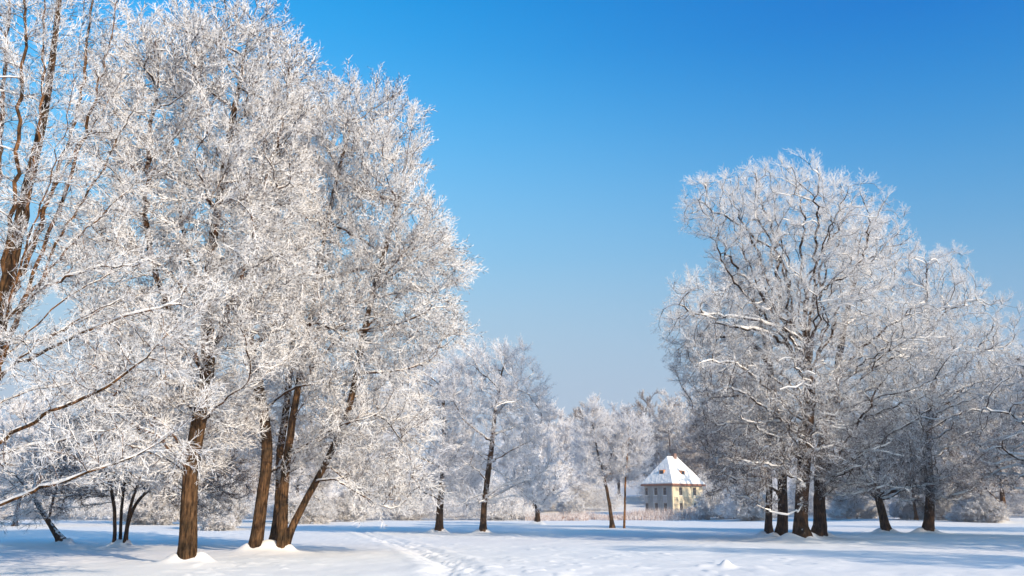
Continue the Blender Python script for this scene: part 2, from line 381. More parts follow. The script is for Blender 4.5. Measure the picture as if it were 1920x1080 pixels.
def grow(name, base, stems, limbs, ells, seed, R0, nA=2600, D=0.35, dk=0.75, di=4.0, rtip=0.007, gnarl=0.12, wig=0.25, up=0.05,
         kind='full', per=1.6, slen=0.85, rthr=0.035, updir=0.35, bark=None, branch=None, frost=None, snowfat=1.0, flare=1.3,
         label='', cat='tree', group=None, minz=1.2, droop=0.0, rot=0, outw=0.35, mound=True, limbsnow=True, limbk=0.55, taper=1.0, nlimb=0, snowadd=0.014):
    """base: world xyz. stems: list of (polyline, radius); limbs: polylines; ells: (centre, radii); all in metres from the base."""
    rng = np.random.default_rng(seed); P, par, trk, Rt = [], [], [], []
    def add(pts, isst):
        pts = resample(pts, D, rng, gnarl, isst >= 0)
        if P and isst < 0 or (P and isst >= 0 and np.linalg.norm(np.array(P)-pts[0], axis=1).min() < 0.25):
            Q = np.array(P); j = int(np.linalg.norm(Q-pts[0], axis=1).argmin())
        else: j = -1
        if j < 0: P.append(pts[0]); par.append(-1); trk.append(isst); j = len(P)-1
        for p in pts[1:]:
            P.append(p); par.append(j); trk.append(isst); j = len(P)-1
    for i, (s, r) in enumerate(stems): add(s, i)
    nst = len(P)
    for l in limbs: add(l, -1)
    if nlimb:       # arching crooked limbs from the stems out to the crown's surface
        st = np.array(P[:nst]); zc = sum(e[0][2] for e in ells)/len(ells)
        for _ in range(nlimb):
            c, r_ = ells[rng.integers(len(ells))]; d = rng.normal(size=3); d[1] -= 0.35; d /= np.linalg.norm(d)
            tgt = np.array(c)+d*np.array(r_)*0.85
            if tgt[2] < minz: tgt[2] = minz+rng.random()*2
            okz = st[(st[:, 2] < tgt[2]+1.5) & (st[:, 2] > 2.0)]
            if not len(okz): okz = st[st[:, 2] > 1.8]
            hd = np.hypot(*(okz[:, :2]-tgt[:2]).T); want = tgt[2]-hd*rng.uniform(0.1, 0.7)
            s0 = okz[int(np.abs(okz[:, 2]-want).argmin())]
            v = tgt-s0; Ld = np.linalg.norm(v); m1 = s0+v*0.33+np.array([0, 0, Ld*rng.uniform(-.02, .16)])+rng.normal(0, .06, 3)*Ld
            m2 = s0+v*0.68+np.array([0, 0, Ld*rng.uniform(-.04, .14)])+rng.normal(0, .07, 3)*Ld
            add([s0, m1, m2, tgt], -1)
    A = in_ellipsoids(ells, nA, rng); A = A[A[:, 2] > minz]
    Pn, pr = colonize(P, par, A, D, di, dk, 90, rng, up, wig)
    n = len(Pn); trk = np.concatenate([np.array(trk), np.full(n-len(trk), -1)])
    # side growth from the stems below the crown: none
    pw = 2.2; acc = np.zeros(n); nc = np.zeros(n, int)
    rad = np.full(n, rtip)
    for i in range(n-1, -1, -1):
        if nc[i]: rad[i] = acc[i]**(1/pw)
        if pr[i] >= 0: acc[pr[i]] += rad[i]**pw; nc[pr[i]] += 1
    roots = [i for i in range(n) if pr[i] < 0]
    # bring each stem to its measured thickness
    tree_id = np.zeros(n, int)
    for i in range(n): tree_id[i] = i if pr[i] < 0 else tree_id[pr[i]]
    for (s, r), rt in zip([x for x in stems][:len(roots)], roots):
        m = tree_id == rt; k = math.log(r/rtip)/math.log(max(rad[rt], rtip*1.5)/rtip); k = 1+(k-1)*limbk
        rad[m] = rtip*(rad[m]/rtip)**k
    for i, (s, r) in enumerate(stems):
        ids = np.nonzero(trk[:nst] == i)[0]
        if not len(ids): continue
        t = np.arange(len(ids))/max(1, len(ids)-1); prof = r*(1-t)**taper*(1-0.12*t)
        rad[ids] = np.maximum(np.minimum(rad[ids], r), prof) if len(ids) > 3 else rad[ids]
        low = t < 0.15; rad[ids[low]] = prof[low]
        rr = np.minimum.accumulate(rad[ids]); kk = np.ones(5)/5
        rad[ids] = np.convolve(np.concatenate([[rr[0]]*2, rr, [rr[-1]]*2]), kk, 'valid')
    main = np.full(n, -1); best = np.zeros(n)
    for i in range(n):
        p = pr[i]
        if p >= 0 and rad[i] > best[p]*(1.0) : best[p] = rad[i]; main[p] = i
    # stems keep going along themselves
    for i in range(n):
        p = pr[i]
        if p >= 0 and trk[i] >= 0 and trk[p] == trk[i]: main[p] = i
    dirs = np.zeros((n, 3)); dirs[pr >= 0] = Pn[pr >= 0]-Pn[pr[pr >= 0]]
    nx = main >= 0; d2 = np.zeros((n, 3)); d2[nx] = Pn[main[nx]]-Pn[nx]
    dirs = dirs/(np.linalg.norm(dirs, axis=1)[:, None]+1e-9)+d2/(np.linalg.norm(d2, axis=1)[:, None]+1e-9)
    dirs /= np.linalg.norm(dirs, axis=1)[:, None]+1e-9
    root = empty(name, base, rot, label, cat, group)
    has = pr >= 0
    for s in range(len(stems)):
        sel = has & (trk == s) & (rad > 0.03)
        V, F = tubes(Pn, pr, rad, sel, 18, flare, main, dirs, seed+s*1.7)
        if len(F): V[:, 2] = np.where(V[:, 2] < 0.1, V[:, 2]-0.35, V[:, 2]); mesh_obj('trunk', V, F, bark, root, True)
    rest = has & ~((trk >= 0) & (rad > 0.03))
    Vs, Fs, off = [], [], 0
    for lo, hi, sd in ((0.07, 9, 10), (0.025, 0.07, 6), (0, 0.025, 4)):
        V, F = tubes(Pn, pr, rad, rest & (rad >= lo) & (rad < hi), sd, 0, main, dirs)
        if len(F): Vs.append(V); Fs.append(F+off); off += len(V)
    mesh_obj('branches', np.concatenate(Vs), np.concatenate(Fs), branch, root, True)
    if limbsnow:
        hz = np.clip(1.25-np.abs(dirs[:, 2])*1.25, 0, 1)
        nzz = 0.75+0.5*rng.random(n)
        sr = (rad*0.72+snowadd)*hz*nzz*snowfat*(rad > 0.011)
        sr = np.minimum(sr, 0.16)
        Ps = Pn.copy(); Ps[:, 2] += rad*0.75+sr*0.25*0+0.006
        Vs, Fs, off = [], [], 0
        V, F = tubes(Ps, pr, sr, has & (sr > 0.008) & ((trk < 0) | (Pn[:, 2] > 2.5)), 5, 0, main, dirs)
        if len(F): mesh_obj('limb_snow', V, F, M_limbsnow, root, True)
    # rimed twigs
    cand = np.nonzero((rad < rthr) & has & (Pn[:, 2] > minz*0.8))[0]
    cnt = rng.poisson(per, len(cand)); ids = np.repeat(cand, cnt)
    cen = Pn[nst:].mean(0) if n > nst else Pn.mean(0)
    t = rng.random(len(ids)); pos = Pn[ids]*(t[:, None])+Pn[pr[ids]]*(1-t[:, None])
    outd = pos-cen; outd[:, 2] *= 0.6; outd /= np.linalg.norm(outd, axis=1)[:, None]+1e-9
    dr = dirs[ids]*0.6+rng.normal(0, 0.38, (len(ids), 3))+outd*outw; dr[:, 2] += updir-droop*rng.random(len(ids))
    scl = slen*rng.uniform(0.45, 1.25, len(ids))
    V, F = scatter(pos, dr, scl, kind, rng)
    mesh_obj('crown', V, F, frost, root)
    if mound:
        for rt, (s, r) in zip(roots, stems):
            for k in (-1, 1): MOUNDS.append((base[0]+Pn[rt][0]+k*r*1.25, base[1]+Pn[rt][1]+r*.5, r*(1.5 if k < 0 else 1.2), 0.12+r*.55))
            MOUNDS.append((base[0]+Pn[rt][0]-.2*r, base[1]+Pn[rt][1], r*4.0, 0.12))
    print('%s nodes %d twigs %d tris %d  %.1fs' % (name, n, len(ids), len(F), time.time()-T0))
    return root

class Px:
    """turns photo pixels into metres from a tree's base at its own distance"""
    def __init__(s, bx, by, depth=None):
        g = ground_pt(bx, by) if depth is None else at(bx, by, depth)
        s.d = g[1]; s.base = np.array([g[0], g[1], H(g[0], g[1])]); s.o = at(bx, by, s.d)
        s.o[2] = 0 if depth is None else s.o[2]
    def p(s, px, py, dy=0):
        q = at(px, py, s.d+dy)-s.base; return q
    def line(s, pts):
        out = [s.p(*q) for q in pts]; return out
    def stem(s, pts):
        out = s.line(pts); out[0][2] = -0.05; return out
    def ell(s, px, py, rx, ry, dy=0, rd=3.5):
        m = mpp(py, s.d+dy); return (s.p(px, py, dy), (rx*m, rd, ry*m))
def E(s, L): return [s.ell(*e) for e in L]

# ---- near left tree standing just outside the frame, long limbs reaching in
q = Px(-95, 1100, 21.0)
grow('frosted_tree', q.base,
     [(q.stem([(-95, 1100), (-60, 900), (-18, 700), (12, 540), (35, 420), (70, 280), (100, 120), (115, -60), (125, -220)]), 0.24)],
     [q.line([(-55, 880), (-5, 700), (40, 560), (90, 440), (140, 320), (180, 170), (215, 40), (240, -80)]),
      q.line([(-60, 900, .3), (-50, 700, .8), (-20, 480, 1), (5, 250, 1.2), (15, 20, 1.4), (30, -180, 1.5)]),
      q.line([(12, 540), (55, 400, -.5), (75, 220, -1), (85, 60, -1.3), (80, -120, -1.4)]),
      q.line([(60, 560), (120, 430, .5), (200, 300, .8), (260, 190, 1)]),
      q.line([(-50, 860, -.4), (-10, 620, -.9), (25, 420, -1.2), (40, 200, -1.5), (45, 0, -1.6), (60, -160, -1.7)]),
      q.line([(-70, 900, .2), (-60, 640, 1.6), (-25, 380, 2.2), (10, 160, 2.6), (20, -80, 2.8)]),
      q.line([(-30, 720, -.2), (30, 520, -1.4), (85, 360, -2), (130, 220, -2.4), (150, 90, -2.6), (165, -60, -2.7)]),
      q.line([(20, 560), (70, 460, .6), (105, 330, .9), (150, 200, 1.2), (165, 60, 1.3), (190, -90, 1.4)]),
      q.line([(-10, 660, .2), (50, 480, .9), (120, 300, 1.4), (200, 210, 1.7), (240, 120, 1.8)]),
      q.line([(-60, 890), (-20, 845, -.6), (50, 795, -1), (110, 765, -1.2), (170, 742, -1.4), (255, 690, -1.5), (330, 610, -1.7), (390, 572, -1.8)]),
      q.line([(-75, 960), (-20, 955, -1), (60, 922, -1.6), (110, 904, -2), (200, 876, -2.3), (270, 850, -2.5), (340, 800, -2.6), (420, 720, -2.8)]),
      q.line([(-25, 740), (20, 690, -.4), (85, 635, -.6), (150, 600, -.9), (210, 562, -1.1), (300, 545, -1.2)]),
      q.line([(-5, 690), (60, 615, .4), (130, 550, .8), (200, 520, 1.2), (270, 478, 1.5)]),
      q.line([(-40, 800), (5, 750, .3), (60, 728, .6), (130, 722, .8), (200, 700, 1.0)]),
      q.line([(20, 620), (80, 520, .3), (170, 420, .4), (250, 350, .5), (310, 300, .6)]),
      q.line([(-30, 850), (-60, 780), (-140, 700), (-240, 560)]),
      q.line([(-20, 700), (-90, 560, .6), (-170, 380, .8), (-230, 200, 1)])],
     E(q, [(60, 60, 190, 230, 0, 2.6), (150, 250, 130, 160, .3, 2.2), (120, 430, 160, 150, 0, 2.4), (230, 560, 150, 100, -.5, 2.2), (190, 700, 190, 100, -.8, 2.2), (160, 850, 220, 70, -1.6, 1.6), (-150, 500, 150, 350, 0, 2.6), (60, -150, 170, 120, 0, 2.4)]),
     11, 0.3, nA=5500, D=0.28, dk=0.42, di=2.2, per=1.9, nlimb=12, limbk=0.85, taper=0.8, slen=0.6, kind='lace', bark=M_bark, branch=M_warm, frost=M_frost, updir=0.35, snowfat=1.15,
     label='tall frosted tree with many ascending stems, cut off by the left edge', minz=0.9)

# ---- left tree with a single straight brown trunk
q = Px(352, 1058)
grow('frosted_tree', q.base,
     [(q.stem([(352, 1058), (354, 960), (358, 880), (370, 790), (388, 710), (392, 640), (386, 560), (398, 450), (418, 330), (440, 200), (462, 90), (475, 40)]), 0.275)],
     [q.line([(388, 710), (330, 610, -.5), (290, 520, -1), (270, 400, -1.4), (280, 260, -1.6), (300, 130, -1.6)]),
      q.line([(390, 680), (440, 560, .4), (480, 420, .8), (520, 280, 1.1), (545, 150, 1.2), (540, 60, 1.2)]),
      q.line([(386, 560), (340, 440, .8), (330, 300, 1.2), (350, 150, 1.4)]),
      q.line([(358, 880), (320, 800, -.8), (250, 760, -1.6), (190, 760, -2)]),
      q.line([(370, 800), (430, 740, -1), (470, 720, -1.6)]),
      q.line([(372, 790), (350, 740, 1.5), (300, 700, 3)])],
     E(q, [(430, 300, 150, 230, 0, 4), (300, 250, 120, 200, -.5, 3.5), (490, 130, 95, 115, .5, 2.8), (350, 130, 80, 95, 0, 3), (290, 500, 140, 170, -.5, 3.5), (450, 520, 130, 190, 0, 3.5), (260, 700, 120, 110, -1, 3), (400, 760, 110, 90, 3.2, 2.4), (320, 860, 80, 60, 2.5, 2.2), (250, 800, 80, 70, -1, 2)]),
     12, 0.29, nA=9000, rtip=0.0085, D=0.3, dk=0.42, di=2.4, per=1.55, slen=0.85, flare=0.5, bark=M_bark, branch=M_branch, frost=M_frost,
     nlimb=22, limbk=1.0, label='tall frosted tree with one straight brown trunk, left of the leaning trunks', minz=2.2)

# ---- left multi stemmed tree with leaning trunks
q = Px(500, 1037)
grow('multi_stemmed_tree', q.base,
     [(q.stem([(478, 1037), (484, 980), (494, 900), (504, 850), (492, 770), (470, 655), (459, 605), (478, 560), (472, 495), (490, 430), (505, 330), (530, 230)]), 0.25),
      (q.stem([(527, 1040), (530, 960), (536, 890), (545, 800), (565, 700), (590, 560), (610, 430), (640, 300), (665, 210)]), 0.20),
      (q.stem([(509, 1028, .8), (520, 960, .9), (529, 915, 1), (520, 860, 1.3), (540, 760, 2), (545, 640, 2.3), (570, 500, 2.6), (590, 330, 2.8)]), 0.17),
      (q.stem([(531, 1036, .1), (552, 975, .1), (580, 932, .2), (615, 860, .4), (650, 780, .4), (668, 700, .3), (680, 620, .2), (698, 550, 0), (730, 440, 0), (760, 330, 0)]), 0.15)],
     [q.line([(592, 905), (625, 893, -.8), (660, 918, -1.1), (700, 943, -1.3), (745, 958, -1.5)]),
      q.line([(610, 870), (640, 890, .6), (680, 925, .8), (720, 935, 1), (780, 940, 1.2)]),
      q.line([(668, 700), (730, 700, 0), (780, 690, 0), (830, 660, 0)]),
      q.line([(680, 620), (740, 560, .5), (810, 480, .8), (860, 455, 1)]),
      q.line([(698, 550), (760, 470, -.5), (820, 400, -.8)]),
      q.line([(640, 800), (700, 770, -.6), (740, 800, -1), (770, 860, -1.3)]),
      q.line([(459, 605), (520, 520, -.6), (570, 450, -1), (640, 420, -1.4)]),
      q.line([(470, 655), (530, 610, -1), (600, 600, -1.8), (660, 640, -2.2)]),
      q.line([(503, 850), (450, 780, 0), (420, 770, -.2)]),
      q.line([(490, 770), (560, 720, -1.2), (610, 720, -2)])],
     E(q, [(630, 270, 130, 120, 0, 3.6), (560, 330, 120, 150, 0, 3.8), (715, 290, 85, 105, 0, 3), (570, 500, 150, 150, -.5, 4), (740, 450, 100, 110, 0, 3.4), (820, 500, 60, 55, 0, 2), (780, 600, 90, 80, 0, 3), (640, 640, 150, 120, -.3, 4), (560, 780, 130, 110, 3.2, 2.6), (700, 780, 110, 100, 0, 3.2), (720, 900, 90, 55, -.6, 2.2), (640, 850, 60, 50, 1.5, 2)]),
     13, 0.25, nA=11000, rtip=0.0085, D=0.32, dk=0.45, di=2.4, per=1.55, flare=0.6, slen=0.88, bark=M_bark, branch=M_branch, frost=M_frost,
     nlimb=34, limbk=1.0, label='wide frosted tree with four thick brown leaning trunks rising from one snow mound', minz=1.6)

# ---- small trees under the left crowns
q = Px(112, 1022)
grow('leaning_tree', q.base,
     [(q.stem([(120, 1020), (105, 1000), (88, 975), (60, 930), (20, 880)]), 0.16)],
     [q.line([(92, 982), (95, 950), (110, 900), (130, 860)]), q.line([(60, 930), (70, 880, 1), (60, 830, 1)])],
     E(q, [(30, 870, 100, 80, 0, 2.5), (110, 880, 80, 60, 0, 2.5), (20, 960, 90, 30, 0, 2)]),
     14, 0.16, nA=2200, D=0.25, dk=0.4, di=2.5, per=1.6, slen=0.55, kind='thin', bark=M_barkd, branch=M_branch, frost=M_frost, label='low dark trunk leaning to the left under the left-edge limbs', minz=0.7, droop=0.5)
q = Px(228, 1026)
grow('multi_stemmed_tree', q.base,
     [(q.stem([(214, 1026), (215, 985), (213, 930), (190, 860), (170, 800)]), 0.085),
      (q.stem([(226, 1024, .3), (226, 980, .3), (228, 930, .5), (240, 850, .8)]), 0.08),
      (q.stem([(236, 1024, .1), (238, 985, .1), (255, 940, .2), (300, 900, .3), (350, 870, .4)]), 0.09),
      (q.stem([(231, 1027, -.2), (240, 980, -.3), (246, 940, -.5), (270, 880, -.8), (290, 830, -1)]), 0.075)],
     [], E(q, [(190, 850, 90, 80, 0, 3), (300, 860, 100, 80, 0, 3), (390, 920, 80, 55, .5, 2.5), (130, 910, 70, 50, 0, 2.5), (240, 780, 120, 70, 1, 3)]),
     15, 0.085, nA=3500, D=0.28, dk=0.45, di=3.5, per=2.2, slen=0.6, kind='thin', bark=M_barkd, branch=M_barkd, frost=M_frost3, label='small dark tree with four thin stems left of the straight brown trunk', minz=1.0, flare=0.4)

# ---- middle pair
q = Px(905, 1001)
M2 = grow('frosted_tree', q.base,
     [(q.stem([(905, 1001), (907, 950), (914, 890), (922, 840), (926, 790), (934, 740), (940, 700), (950, 670)]), 0.22)],
     [q.line([(920, 868), (950, 850, -1), (985, 830, -1.5), (1022, 812, -2)]),
      q.line([(925, 880), (960, 900, -.8), (985, 930, -1.2), (1005, 948, -1.5), (1035, 955, -1.6)]),
      q.line([(918, 866), (885, 842, .5), (850, 836, 1)]), q.line([(924, 830), (895, 808, -.5), (862, 780, -.9), (850, 745, -1)]),
      q.line([(924, 815), (950, 808, .5), (985, 790, 1)]), q.line([(934, 745), (970, 725, 0), (1000, 745, 0), (1020, 790, 0)]),
      q.line([(936, 730), (905, 700, 0), (880, 680, .5)]), q.line([(908, 925), (880, 935, -1), (850, 955, -2)])],
     E(q, [(945, 705, 60, 68, 0, 3.5), (885, 715, 60, 66, 0, 3.5), (985, 765, 50, 66, 0, 3), (925, 780, 85, 70, 0, 4), (870, 860, 55, 60, 0, 3), (985, 870, 60, 60, 0, 3.2), (1010, 935, 35, 25, 0, 2), (880, 940, 45, 25, 0, 2.5)]),
     21, 0.22, nA=4800, D=0.38, dk=0.55, di=3.5, per=2.3, slen=0.75, rtip=0.009, bark=M_bark, branch=M_branch, frost=M_pale, kind='mid', snowfat=1.6, nlimb=18, limbk=.9, snowadd=.02,
     label='round crowned frosted tree, right one of the two trees in the middle', minz=0.9, outw=0.5)
q = Px(822, 999)
grow('frosted_tree', q.base,
     [(q.stem([(822, 999), (824, 960), (830, 900), (833, 840), (835, 790), (828, 730), (820, 690)]), 0.27)],
     [q.line([(833, 850), (800, 820, -.6), (770, 815, -1)]), q.line([(833, 845), (862, 830, .7), (885, 838, 1)]), q.line([(828, 905), (790, 925, -1), (740, 930, -2)]), q.line([(828, 900), (860, 905, -1), (885, 925, -1.5)])],
     E(q, [(820, 715, 70, 65, 0, 3.5), (755, 740, 60, 60, 0, 3.5), (775, 790, 70, 80, 0, 3.5), (840, 800, 50, 70, 0, 3.5), (770, 890, 75, 60, 0, 3), (850, 900, 45, 45, 0, 3), (720, 920, 45, 40, 0, 2.5)]),
     22, 0.27, nA=4000, D=0.38, dk=0.55, di=3.5, per=2.3, slen=0.75, rtip=0.009, bark=M_bark, branch=M_branch, frost=M_pale, kind='mid', snowfat=1.5, nlimb=12, limbk=.8,
     label='broad frosted tree, left one of the two trees in the middle', minz=1.1)

# ---- slim trees further back
q = Px(1148, 991)
grow('slim_tree', q.base,
     [(q.stem([(1148, 991), (1144, 950), (1138, 915), (1130, 885), (1120, 850), (1114, 810), (1106, 775)]), 0.18)],
     [q.line([(1132, 892), (1142, 862), (1152, 840), (1168, 818)])],
     E(q, [(1118, 815, 30, 62, 0, 2.5), (1118, 870, 42, 40, 0, 3), (1150, 830, 25, 40, 0, 2.2), (1095, 840, 20, 45, 0, 2)]),
     23, 0.18, nA=2200, D=0.4, dk=0.6, di=3.5, per=4.2, slen=0.9, rtip=0.01, bark=M_bark, branch=M_branch, frost=M_pale, kind='mid', label='slim frosted tree with a forked pale trunk, nearest left of the thin orange trunk', updir=0.8, minz=2, snowfat=1.3)
q = Px(1171, 991)
grow('slim_tree', q.base,
     [(q.stem([(1170, 991), (1172, 940), (1172, 900), (1176, 850), (1182, 810)]), 0.10)],
     [], E(q, [(1188, 820, 32, 42, 0, 2.5), (1175, 860, 38, 38, 0, 2.5), (1200, 860, 24, 35, 0, 2)]),
     24, 0.10, nA=1600, D=0.4, dk=0.6, di=3.5, per=4.2, slen=0.9, rtip=0.009, bark=bark_mat('orange_bark', (0.42, 0.2, 0.07), (0.2, 0.09, 0.035), 0.2, 0.0), branch=M_branch, frost=M_pale, kind='mid', label='slim frosted tree with a straight thin orange trunk left of the house', updir=0.7, minz=2.2, flare=0.3)
q = Px(1008, 983)
grow('frosted_tree', q.base,
     [(q.stem([(1008, 983), (1008, 960), (1002, 935), (990, 900)]), 0.33)],
     [q.line([(1008, 965), (1020, 935), (1045, 910)])],
     E(q, [(1000, 890, 50, 45, 0, 4), (1050, 900, 35, 45, 0, 4)]),
     25, 0.33, nA=1600, D=0.5, dk=.9, di=5, per=2.6, slen=1.0, rtip=0.012, bark=M_barkd, branch=M_barkd, frost=M_pale, kind='far', label='low frosted tree with a short dark trunk at the reeds, right of the middle pair', minz=2)

# ---- the cluster of big trees on the right
kw = dict(D=0.38, dk=0.5, di=3.5, rtip=0.0105, gnarl=0.24, wig=0.34, bark=M_barkd, branch=M_barkd, kind='fine', slen=0.72, snowfat=1.45, limbk=0.95, snowadd=0.02)
q = Px(1503, 1014)
grow('oak_tree', q.base,
     [(q.stem([(1503, 1014), (1505, 950), (1508, 880), (1512, 800), (1520, 740), (1512, 690)]), 0.40)],
     [q.line([(1512, 690), (1506, 630), (1516, 560), (1498, 480), (1512, 400), (1484, 335)]),
      q.line([(1512, 700), (1484, 620), (1475, 564), (1484, 522), (1450, 471), (1400, 430), (1345, 400), (1300, 370)]),
      q.line([(1515, 700), (1551, 622), (1553, 586), (1532, 562), (1530, 500), (1560, 440), (1600, 400)]),
      q.line([(1508, 640), (1470, 618, -1), (1400, 597, -1.6), (1340, 590, -1.8), (1285, 582, -2)]),
      q.line([(1512, 790), (1450, 740, -1.5), (1400, 690, -2.5), (1340, 670, -3.4), (1290, 690, -4)]),
      q.line([(1508, 900), (1480, 893, -2), (1455, 872, -3), (1410, 868, -3.6), (1385, 860, -4)]),
      q.line([(1506, 930), (1496, 955, -2), (1470, 968, -3), (1430, 955, -3.5), (1410, 940, -3.6)]),
      q.line([(1515, 770), (1560, 700, 1.5), (1610, 640, 2.5), (1650, 600, 3)]),
      q.line([(1510, 800), (1490, 730, 2), (1440, 650, 3), (1420, 560, 3.6)])],
     E(q, [(1480, 390, 110, 75, 0, 4.5), (1335, 395, 62, 60, 0, 3.4), (1400, 385, 85, 60, 0, 4), (1490, 840, 100, 62, -3.2, 2.6), (1500, 700, 110, 80, -4, 2), (1420, 460, 90, 70, 0, 4.5), (1575, 430, 80, 75, 0, 4), (1310, 590, 75, 70, -1.5, 3.5), (1420, 600, 100, 90, -.5, 5), (1540, 560, 100, 90, 0, 5), (1390, 720, 100, 80, -2.5, 3.5), (1430, 860, 70, 60, -3, 2.2), (1500, 760, 100, 80, 0, 5)]),
     31, 0.40, nA=9000, per=2.1, nlimb=40, frost=M_oak, label='biggest oak of the right cluster, gnarled snowy limbs over the thickest dark trunk', minz=2.2, **kw)
q = Px(1536, 1009)
grow('oak_tree', q.base,
     [(q.stem([(1536, 1009), (1536, 950), (1535, 900), (1540, 840), (1560, 780), (1570, 700), (1580, 620), (1600, 540), (1610, 460)]), 0.38)],
     [q.line([(1537, 895), (1565, 860, -1.5), (1600, 810, -2.4), (1630, 760, -3), (1655, 710, -3.4), (1700, 670, -3.6)]),
      q.line([(1535, 925), (1575, 932, -1.6), (1610, 925, -2.4), (1650, 912, -3), (1690, 912, -3.4), (1715, 925, -3.6)]),
      q.line([(1570, 700), (1640, 630, -.5), (1700, 590, -1), (1760, 540, -1)]), q.line([(1565, 760), (1640, 720, 1), (1700, 740, 1.6), (1770, 720, 2)])],
     E(q, [(1620, 490, 75, 75, 0, 4), (1640, 620, 100, 80, 0, 4.5), (1700, 700, 90, 80, -1.5, 4), (1600, 760, 90, 80, -1, 4), (1650, 850, 90, 60, -2.4, 2.6), (1570, 850, 80, 55, -3, 2.4), (1600, 900, 70, 25, -3, 2)]),
     32, 0.38, nA=6500, per=2.1, nlimb=26, frost=M_oak, label='oak with the rightmost trunk of the cluster and a slanting thick limb', minz=2.4, **kw)
q = Px(1466, 1010)
grow('oak_tree', q.base,
     [(q.stem([(1466, 1011), (1466, 950), (1463, 880), (1460, 800), (1450, 730), (1440, 650), (1410, 560), (1400, 500)]), 0.31)],
     [q.line([(1462, 850), (1420, 800, -1), (1370, 790, -1.5), (1335, 800, -2)]), q.line([(1460, 780), (1400, 740), (1340, 740), (1300, 760)])],
     E(q, [(1400, 560, 80, 80, 0, 4), (1320, 680, 70, 70, 0, 3.5), (1370, 790, 80, 70, 0, 3.5), (1400, 880, 60, 45, 0, 3), (1450, 830, 70, 60, -3, 2.5), (1370, 900, 50, 35, -1, 2)]),
     33, 0.31, nA=4500, per=2.1, nlimb=16, frost=M_oakl, label='oak with the second trunk from the left in the cluster, brown bark at its foot', minz=2.2, **kw)
q = Px(1441, 1004)
grow('oak_tree', q.base,
     [(q.stem([(1441, 1004), (1442, 940), (1440, 860), (1420, 780), (1400, 700)]), 0.24)],
     [], E(q, [(1390, 700, 70, 80, 0, 4), (1360, 830, 60, 80, 0, 3.5), (1420, 800, 60, 70, 1, 3.5)]),
     34, 0.24, nA=3000, per=2.1, nlimb=8, frost=M_oakl, label='oak with the thinnest, leftmost trunk of the right cluster', minz=2.2, **kw)

# ---- trees to the right of the cluster
q = Px(1740, 1001)
oakR = grow('oak_tree', q.base,
     [(q.stem([(1740, 1001), (1742, 950), (1744, 890), (1735, 850), (1745, 780), (1750, 700), (1740, 620), (1738, 540), (1736, 480)]), 0.34)],
     [q.line([(1752, 880), (1720, 845, -1), (1680, 825, -1.6), (1640, 822, -2)]), q.line([(1742, 880), (1790, 820, 1), (1850, 800, 1.5)]),
      q.line([(1745, 770), (1800, 690), (1850, 640), (1870, 590)]), q.line([(1745, 800), (1680, 720, 1), (1640, 650, 2)])],
     E(q, [(1740, 540, 65, 80, 0, 4), (1800, 620, 80, 80, 0, 4.5), (1700, 660, 90, 80, 0, 5), (1820, 740, 100, 70, 0, 4.5), (1720, 800, 110, 70, 0, 4), (1840, 680, 60, 60, 0, 3), (1760, 900, 90, 40, 0, 3)]),
     35, 0.34, nA=8000, per=2.1, nlimb=34, frost=M_oak, label='tall oak with a single dark trunk standing right of the cluster', minz=2.2, **kw)
q = Px(1661, 1001)
grow('oak_tree', q.base,
     [(q.stem([(1662, 1001), (1658, 975), (1650, 945), (1640, 900), (1655, 850), (1670, 790)]), 0.30)],
     [], E(q, [(1650, 830, 90, 70, 0, 4), (1600, 900, 60, 40, 0, 3), (1700, 900, 60, 50, 0, 3)]),
     36, 0.30, nA=3000, per=2.1, nlimb=12, frost=M_oakl, label='low oak with a crooked black trunk between the cluster and the single oak', minz=1.6, **kw)
q = Px(1883, 986)
grow('frosted_tree', q.base,
     [(q.stem([(1883, 986), (1883, 965), (1880, 940), (1875, 900), (1870, 840), (1872, 780)]), 0.33)],
     [q.line([(1880, 945), (1860, 925), (1840, 905)])],
     E(q, [(1870, 800, 60, 70, 0, 5), (1890, 730, 60, 60, 0, 5), (1850, 900, 60, 45, 0, 4)]),
     37, 0.33, nA=2500, D=0.5, dk=0.8, di=5, rtip=0.012, per=2.4, slen=0.95, bark=M_bark, branch=M_branch, frost=M_frost2, kind='far', label='frosted tree with a short sunlit brown trunk near the right edge', minz=2.5)
q = Px(1985, 1010)
grow('oak_tree', q.base,
     [(q.stem([(1985, 1010), (1985, 930), (1975, 850), (1965, 780), (1970, 680)]), 0.32)],
     [q.line([(1980, 900), (1940, 885, -1), (1900, 850, -1.5), (1850, 830, -2)]), q.line([(1970, 850), (1930, 800), (1880, 770), (1830, 765)])],
     E(q, [(1920, 850, 90, 70, 0, 4), (1930, 740, 70, 80, 0, 4), (1990, 750, 80, 120, 0, 4)]),
     38, 0.32, nA=3800, per=1.5, frost=M_oak, label='oak outside the right edge whose snowy limbs reach into the photo', minz=2, **kw)

